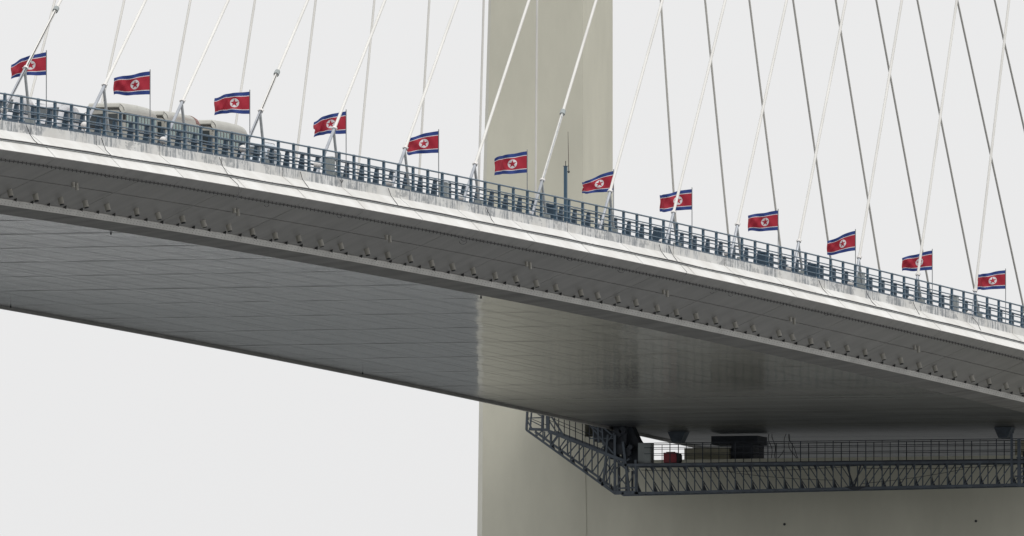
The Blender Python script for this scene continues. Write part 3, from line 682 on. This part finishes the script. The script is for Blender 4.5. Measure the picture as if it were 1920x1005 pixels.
def minivan(label, group, mt='van'):
    r_ = root('minivan', (0, 0, 0), label, 'car', group); hw = .93
    secs = [(0, hw - .2, .35, .85, .1, .12), (.08, hw - .05, .28, .98, .1, .15), (.5, hw, .25, 1.08, .1, .18), (.95, hw, .25, 1.22, .1, .2), (1.25, hw, .25, 1.45, .1, .26), (1.75, hw, .25, 1.86, .1, .34), (2.3, hw, .25, 2.04, .1, .36), (3.4, hw, .25, 2.08, .1, .36), (4.3, hw, .25, 2.02, .1, .36), (4.65, hw - .02, .27, 1.85, .1, .34), (4.85, hw - .08, .35, 1.25, .1, .25), (4.9, hw - .2, .45, 1.0, .1, .2)]
    loft(secs).build('body', mt, r_, smooth=True)
    MB().add([(-.74, .98, 1.245), (.74, .98, 1.245), (.62, 1.72, 1.855), (-.62, 1.72, 1.855), (-.74, 1.02, 1.18), (.74, 1.02, 1.18), (.62, 1.78, 1.80), (-.62, 1.78, 1.80)], [(0, 1, 2, 3), (4, 7, 6, 5), (0, 4, 5, 1), (3, 2, 6, 7), (0, 3, 7, 4), (1, 5, 6, 2)]).build('windscreen', 'glass', r_)
    for s in (-1, 1):
        for a, b_, z1 in ((1.75, 2.65, 1.66), (2.72, 3.62, 1.68), (3.69, 4.5, 1.64)):
            MB().prism([(a, 1.15), (b_, 1.15), (b_ - .03, z1), (a + .12, z1)], 0, s * (hw - .01), s * (hw + .006)).build('window', 'glass', r_)
        MB().tube([(s * .66, -.02, .78), (s * .66, .08, .78)], .11, 10).build('headlight', 'cap', r_)
        MB().box((s * (hw + .10) - .09, 1.38, 1.12), (s * (hw + .10) + .09, 1.46, 1.30)).build('mirror', mt, r_)
        MB().tube([(s * .66, 2.0, 2.06), (s * .66, 2.2, 2.10), (s * .66, 4.0, 2.10), (s * .66, 4.2, 2.05)], .022, 6).build('roof_rail', 'sleeve', r_)
        for y in (.95, 3.95): wheel(r_, s * (hw - .10), y, .33)
    MB().prism([(4.80, 1.25), (4.68, 1.78), (4.62, 1.78), (4.72, 1.25)], 0, -.66, .66).build('rear_window', 'glass', r_)
    MB().box((-.45, -.01, .55), (.45, .05, .78)).build('grille', 'joint', r_)
    return r_
def copy_tree(o, parent=None):
    c = o.copy(); COL.objects.link(c); c.parent = parent
    for ch in [q for q in bpy.data.objects if q.parent == o and q != c]: copy_tree(ch, c)
    return c
def place(o, Y, xc):
    g = (zt(Y + 5) - zt(Y)) / 5; o.location = (xc, Y, zt(Y) + .035); o.rotation_euler = (math.atan(g), 0, 0)
NX = X(4.6)
b1 = minibus('beige minibus with green curtains, the leftmost of three behind the railing', 'minibuses queued on the bridge')
b2_ = copy_tree(b1); b2_['label'] = 'middle beige minibus with a faded red patch on its rear roof'
b3 = copy_tree(b1); b3['label'] = 'rearmost beige minibus, right-hand one of three, roof without red patch'
for bb_, fx in ((b1, 230), (b2_, 312), (b3, 402)): place(bb_, stat(fx, NX, 2.4), NX - 1.02)
# the red patch on the middle one
rp = loft([(5.75, 1.03, 2.30, 2.775, .02, .42), (6.36, 1.03, 2.30, 2.712, .02, .42), (6.62, 1.01, 2.3, 2.60, .02, .42)]); WL['tmp'] = np.zeros(3)
o = rp.build('roof_patch', 'busred'); o.parent = b2_
v1 = minivan('white minivan at the left edge, foremost of the two white ones', 'minivans on the bridge'); v2 = copy_tree(v1); v2['label'] = 'white minivan directly in front of the first minibus'
v3 = copy_tree(v1); v3['label'] = 'silver-blue minivan with roof rails behind the last minibus'
for q in list(v3.children):
    if q.name.split('.')[0] in ('body', 'mirror'): q.data = q.data.copy(); q.data.materials[0] = M['silver']
for vv, fx in ((v1, 18), (v2, 104), (v3, 485)): place(vv, stat(fx, NX, 1.8), NX - .95)
v1.scale = v2.scale = (1.05, 1.0, 1.06); v3.scale = (1, 1, 1.0)

# ------------------------------------------------------------------ cabinets on the walkway, posts
CAB = [(618, 305, 'grey control cabinet on the walkway beside the foot of the fifth cable'), (832, 343, 'small grey cabinet on the walkway right of the fifth flag'), (1036, 389, 'grey cabinet on the walkway below the pylon, left of the blue post'),
       (1234, 434, 'dark cabinet on the walkway just left of the flag right of the pylon'), (1430, 474, 'dark grey cabinet on the walkway under the ninth flag'), (1524, 500, 'dark grey cabinet on the walkway left of the tenth flag'),
       (1613, 514, 'pale grey cabinet beside a cable foot just right of the tenth flag'), (1789, 562, 'grey cabinet on the walkway between the last two flags')]
for i, (px, py, lb) in enumerate(CAB):
    Y = stat(px, X(1.5), .7); z = zt(Y) + .05; x = X(1.5)
    r_ = root('utility_cabinet', (x, Y, z), lb, 'cabinet', 'cabinets on the bridge walkway'); mt = 'cabi' if i in (0, 1, 6, 7) else 'inrail'
    hh = 1.22 if i in (0, 6, 7) else 1.05
    MB().box((x - .24, Y - .22, z + .12), (x + .24, Y + .22, z + hh)).build('body', mt, r_)
    MB().prism([(x - .28, z + hh), (x + .28, z + hh), (x + .24, z + hh + .06), (x - .24, z + hh + .06)], 1, Y - .26, Y + .26).build('roof', mt, r_)
    for s in (-1, 1): MB().box((x + s * .19 - .04, Y - .2, z), (x + s * .19 + .04, Y + .2, z + .12)).build('leg', 'dark', r_)
    MB().box((x - .20, Y - .235, z + .2), (x + .20, Y - .22, z + hh - .08)).build('door', mt, r_)
Tp = hitX(1060.5, 312, X(1.6)); zb = zt(Tp[1]) + .05
r_ = root('antenna_post', (Tp[0], Tp[1], zb), 'blue-grey square post with a thin whip antenna beside it, in front of the pylon', 'post')
MB().box((Tp[0] - .085, Tp[1] - .085, zb), (Tp[0] + .085, Tp[1] + .085, Tp[2])).build('post', 'rail', r_)
MB().box((Tp[0] - .12, Tp[1] - .12, Tp[2]), (Tp[0] + .12, Tp[1] + .12, Tp[2] + .03)).build('cap_plate', 'rail', r_)
MB().tube([(Tp[0], Tp[1], Tp[2] + .03), (Tp[0], Tp[1], Tp[2] + .30)], .022, 6).build('spike', 'joint', r_)
q0 = hitX(1066.3, 322, X(1.6)); q1 = hitX(1065, 247, X(1.6))
w_ = MB().tube([q0, q1], [.022, .012], 6).build('whip_antenna', 'rust', r_)
MB().sph(q0 - np.array([0, 0, .0]), .07, 8, 6).build('insulator', 'dark', w_)
MB().bar((Tp[0], Tp[1], q0[2]), q0, .03).build('arm', 'joint', r_)

# ------------------------------------------------------------------ inspection gantry under the deck
YG = 239.0; YB = 241.1
G = root('inspection_gantry', (0, YG, 59.7), 'dark blue-grey steel lattice inspection gantry hanging under the bridge in front of the pylon', 'gantry')
def gp(px, py, back=False):
    p = hitY(px, py, YG); return np.array([p[0], YB if back else YG, p[2]])
def member(name, a, b, w, mt='gant', parent=G, both=False):
    MB().bar(gp(*a), gp(*b), w).build(name, mt, parent)
    if both: MB().bar(gp(*a, True), gp(*b, True), w).build(name, mt, parent)
def ln(p, q, x): t = (x - p[0]) / (q[0] - p[0]); return p[1] + (q[1] - p[1]) * t
TL, TR = (1180, 875.0), (1990, 865.0); BL, BR_ = (1153, 925.5), (1990, 906.5)
member('bottom_chord', BL, BR_, .14, both=True); member('top_chord', (1165, 872), TR, .15, both=True)
member('walkway_edge', (1180, 870.5), (1990, 860.5), .10, 'gantdark', both=True)
p0 = gp(1180, 869); p1 = gp(1990, 859)
MB().add([(p0[0], YG, p0[2]), (p1[0], YG, p1[2]), (p1[0], YB, p1[2]), (p0[0], YB, p0[2]), (p0[0], YG, p0[2] - .05), (p1[0], YG, p1[2] - .05), (p1[0], YB, p1[2] - .05), (p0[0], YB, p0[2] - .05)],
         [(0, 1, 2, 3), (4, 7, 6, 5), (0, 4, 5, 1), (3, 2, 6, 7), (0, 3, 7, 4), (1, 5, 6, 2)]).build('floor_grating', 'gantdark', G)
VX = [1195 + 30.6 * k for k in range(26)]
for k, x in enumerate(VX):
    t = (x, ln(TL, TR, x)); b = (x, ln(BL, BR_, x))
    member('vertical', t, b, .065, both=True)
    # curved knee plates at either end of each vertical
    gpn = gp(*t); gb = gp(*b)
    for sgn_ in (1,):
        for yy_ in (YG + .05,):
            MB().prism([(gb[0] + .02, gb[2] + .05), (gb[0] + .27, gb[2] + .05), (gb[0] + .12, gb[2] + .38), (gb[0] + .05, gb[2] + .68)], 1, yy_, yy_ + .03).build('gusset', 'gantdark', G)
            MB().prism([(gpn[0] + .02, gpn[2] - .05), (gpn[0] - .26, gpn[2] - .05), (gpn[0] - .12, gpn[2] - .30), (gpn[0] - .03, gpn[2] - .55)], 1, yy_, yy_ + .03).build('gusset', 'gantdark', G)
    if k < len(VX) - 1:
        x2 = x + 30.6
        if x < 1590: a_, b_ = (x, ln(TL, TR, x)), (x2, ln(BL, BR_, x2))
        else: a_, b_ = (x, ln(BL, BR_, x)), (x2, ln(TL, TR, x2))
        member('diagonal', a_, b_, .055, both=True)
    MB().bar(gp(*b), gp(*b, True), .06).build('cross_member', 'gant', G)
# handrails, front and back
HR = ((1208, 831), (1990, 821.5))
for back in (False, True):
    for dy in (0, 9, 21):
        MB().bar(gp(HR[0][0], HR[0][1] + dy * .95, back), gp(HR[1][0], HR[1][1] + dy, back), .035 if dy else .045).build('handrail', 'gantdark', G)
    for k, x in enumerate(VX):
        if x < 1208: continue
        y_ = ln(*HR, x); MB().bar(gp(x, y_, back), gp(x, ln(TL, TR, x) - 3, back), .035 if k % 2 else .05).build('stanchion', 'gantdark', G)
# splice joint
c = MB(); gj = gp(1605, 915); c.prism([(gj[0] - .75, gj[2] + .1), (gj[0] + .75, gj[2] + .1), (gj[0] + .12, gj[2] - .16), (gj[0] - .12, gj[2] - .16)], 1, YG - .12, YG + .12); c.build('splice_plate', 'gantdark', G)
c = MB(); c.bar(gp(1588, 872), gp(1600, 912), .09); c.bar(gp(1614, 872), gp(1602, 912), .09); c.build('splice_frame', 'gantdark', G)
# inclined left arm
AT0, AT1 = (1028, 808), (1172, 865); AB0, AB1 = (987, 806), (1153, 925.5)
member('arm_top_chord', (992, 804.5), (1028, 806), .17); member('arm_top_chord', AT0, AT1, .20, both=True); member('arm_bottom_chord', AB0, AB1, .13, both=True)
xs_ = [1005, 1018, 1032, 1048, 1070, 1094, 1121, 1143]
for k, x in enumerate(xs_):
    ty = ln(AT0, AT1, x) if x > 1028 else 806; by = ln(AB0, AB1, x)
    member('vertical', (x, ty), (x, by), .07, both=True)
    if k < len(xs_) - 1:
        x2 = xs_[k + 1]; ty2 = ln(AT0, AT1, x2) if x2 > 1028 else 806; member('diagonal', (x, by), (x2, ty2), .07, both=True)
    if x > 1030:
        g_ = gp(x, by); MB().prism([(g_[0] + .03, g_[2] - .05), (g_[0] + .34, g_[2] - .25), (g_[0] + .08, g_[2] + .42)], 1, YG + .06, YG + .09).build('gusset', 'gantdark', G)
# end frame
for a_, b_, w_ in (((989, 767), (987, 806), .13), ((997, 769), (994, 804), .09), ((1018, 773), (1017, 806), .15), ((1028, 775), (1028, 807), .16), ((1024.5, 774), (1025, 806), .06),
                   ((997, 769), (1016, 781), .06), ((990, 784), (1018, 783), .07), ((990, 786), (1018, 800), .06), ((988, 788), (997, 803), .08), ((1002, 768), (1018, 777), .05),
                   ((1031, 776), (1057, 817), .10), ((1029, 788), (1044, 811), .07)):
    member('end_frame', a_, b_, w_)
for x in (1040, 1047.5, 1058, 1068, 1079, 1092, 1105, 1120):
    member('stanchion', (x, 778 + (x - 1040) * .235), (x, ln(AT0, AT1, x)), .045, 'gantdark')
for a_, b_ in (((1030, 782), (1150, 833)), ((1030, 788), (1150, 839)), ((1058, 780), (1128, 803)), ((1018, 776), (1028, 781)), ((998, 786), (1028, 798))):
    member('handrail', a_, b_, .035, 'gantdark')
# carriage tower and its bogie under the far edge of the soffit
for a_, b_, w_ in (((1106, 797), (1150, 850), .09), ((1124, 846), (1152, 812), .08), ((1106, 822), (1150, 822), .07), ((1112, 797), (1114, 838), .08), ((1153, 815), (1153, 926), .15), ((1140, 815), (1131, 910), .13), ((1168, 828), (1180, 926), .15), ((1192, 862), (1192, 926), .14), ((1121, 797), (1123, 830), .12), ((1129, 800), (1131, 834), .1),
                   ((1131, 905), (1153, 925), .10), ((1153, 922), (1196, 922), .12), ((1153, 916), (1196, 914), .10), ((1135, 890), (1153, 866), .07), ((1135, 866), (1153, 890), .07), ((1153, 880), (1180, 860), .08),
                   ((1153, 862), (1180, 885), .08), ((1155, 914), (1180, 880), .07), ((1158, 890), (1178, 914), .07), ((1180, 905), (1192, 880), .06), ((1180, 870), (1192, 890), .06), ((1130, 903), (1129, 911), .13),
                   ((1168, 922), (1168, 929), .14), ((1195, 918), (1195, 929), .14), ((1129, 800), (1150, 818), .08), ((1131, 812), (1112, 800), .09), ((1180, 874), (1158, 866), .1)):
    member('carriage_frame', a_, b_, w_)
    
for a_, b_, w_ in (((1160, 840), (1159, 924), .16), ((1145, 860), (1146, 920), .10), ((1170, 880), (1170, 924), .12)):
    MB().bar(gp(*a_, True), gp(*b_, True), w_).build('carriage_frame', 'gantdark', G)
def gbox(x0, y0, x1, y1, ya, yb, name, mt, parent=G):
    a_ = gp(x0, y0); b_ = gp(x1, y1); return MB().box((a_[0], ya, b_[2]), (b_[0], yb, a_[2])).build(name, mt, parent)
gbox(1160, 846, 1197, 868, YG + .7, YB - .4, 'machine_housing', 'gantdark'); gbox(1104, 799, 1122, 826, YG + 1.2, YG + 2.8, 'runway_trolley', 'gantdark'); gbox(1124, 806, 1142, 852, YG + 1.0, YG + 2.0, 'machine_housing', 'gantdark')
gbox(1148, 799, 1172, 836, YG + .3, YG + 1.9, 'bogie', 'gantdark'); gbox(1140, 813, 1150, 860, YG + .5, YG + 1.6, 'bogie', 'gantdark')
hb = MB(); 
for (x, y, r) in ((1156, 812, .30), (1166, 806, .24), (1160, 842, .34), (1174, 848, .28), (1146, 836, .26), (1180, 838, .16)):
    p = gp(x, y); hb.tube([(p[0], YG + .1, p[2]), (p[0], YG + .5, p[2])], r, 10)
hb.build('winch_gear', 'gantdark', G)
a_ = gp(1165, 850); MB().prism([(a_[0], gp(0, 869)[2]), (gp(1196, 0)[0], gp(0, 869)[2]), (gp(1196, 0)[0], gp(0, 850)[2]), (gp(1188, 0)[0], gp(0, 838)[2]), (gp(1176, 0)[0], gp(0, 812)[2]), (a_[0], gp(0, 808)[2])], 1, YG + .9, YB - .1).build('motor_housing', 'gantdark', G)
cb = MB().prism([(gp(1098, 0)[0], gp(0, 792)[2]), (gp(1168, 0)[0], gp(0, 806)[2]), (gp(1160, 0)[0], gp(0, 822)[2]), (gp(1125, 0)[0], gp(0, 812)[2])], 1, YG + 1.0, YG + 3.2); cb.build('runway_bracket', 'gantdark', G)
# right-hand mast
for a_, b_, w_ in (((1897, 812), (1897, 908), .14), ((1911, 822), (1911, 912), .2), ((1906, 858), (1936, 858), .09), ((1905, 878), (1936, 878), .09), ((1903, 893), (1936, 893), .10), ((1912, 893), (1930, 912), .07), ((1930, 812), (1930, 912), .14)):
    member('mast', a_, b_, w_)
gbox(1912, 845, 1940, 906, YG + .8, YG + 1.6, 'mast_housing', 'gantdark')
# loose electric cables hanging from the soffit on to the gantry
for cx, dxx in ((1436, 6), (1443, 6), (1467, -14), (1471, 14), (1474, 18)):
    pts = []
    for k in range(10):
        u = k / 9; px = cx + dxx * (u ** 2) + 2.5 * math.sin(u * 7 + cx); pts.append(gp(px, 812 + 46 * u) + np.array([0, .9, 0]))
    MB().tube(pts, .022, 5).build('power_cable', 'dark', G, smooth=True)
# sagging cables along the truss
for (x0, y0, x1, y1, sg) in ((1195, 880, 1600, 872, 6), (1360, 884, 1560, 899, 3), (1610, 905, 1800, 878, 3), (1600, 876, 1895, 870, 4)):
    pts = [gp(x0 + (x1 - x0) * u, y0 + (y1 - y0) * u + sg * 4 * u * (1 - u)) + np.array([0, 1.0, 0]) for u in np.linspace(0, 1, 12)]
    MB().tube(pts, .016, 5).build('power_cable', 'dark', G)
# things standing on the gantry floor
def onfloor(px): return gp(px, ln((1180, 869), (1990, 859), px))
def stand(name, x0, y0, x1, y1, ya, yb, mt, label, cat):
    a_ = gp(x0, y0); b_ = gp(x1, y1); zf = onfloor((x0 + x1) / 2)[2] + .003
    r_ = root(name, ((a_[0] + b_[0]) / 2, (ya + yb) / 2, zf), label, cat)
    return r_, a_, b_, zf
r_, a_, b_, zf = stand('switch_cabinet', 1194, 830, 1218, 865, YG + .3, YG + 1.0, 'cabi', 'tall grey-blue metal cabinet standing on the gantry beside the dark machinery', 'cabinet')
MB().box((a_[0], YG + .3, zf), (b_[0], YG + 1.0, a_[2])).build('body', 'cabi', r_)
MB().box((a_[0] + .04, YG + .275, zf + .05), (b_[0] - .04, YG + .30, zf + .55)).build('door', 'cabi', r_)
MB().box((a_[0] + .04, YG + .275, zf + .60), (b_[0] - .04, YG + .30, a_[2] - .05)).build('door', 'cabi', r_)
r_, a_, b_, zf = stand('generator', 1241, 848, 1271, 866, YG + .4, YG + 1.1, 'red', 'dark red generator box standing on the gantry floor', 'generator')
MB().box((a_[0], YG + .4, zf + .04), (b_[0] - .2, YG + 1.1, a_[2])).build('casing', 'red', r_)
MB().prism([(b_[0] - .198, zf + .05), (b_[0] - .05, zf + .05), (b_[0], zf + .2), (b_[0], a_[2] - .2), (b_[0] - .06, a_[2] - .04), (b_[0] - .198, a_[2] - .04)], 1, YG + .42, YG + 1.08).build('radiator', 'dark', r_)
MB().box((a_[0] + .05, YG + .45, zf), (b_[0] - .1, YG + 1.05, zf + .038)).build('skid', 'dark', r_)
MB().tube([(a_[0] + .1, YG + .7, a_[2] + .03), (b_[0] - .35, YG + .7, a_[2] + .03)], .03, 6).build('handle', 'dark', r_)

print('objects', len(bpy.data.objects))
for b in (b1, b2_, b3): print('bus', b.location[:])
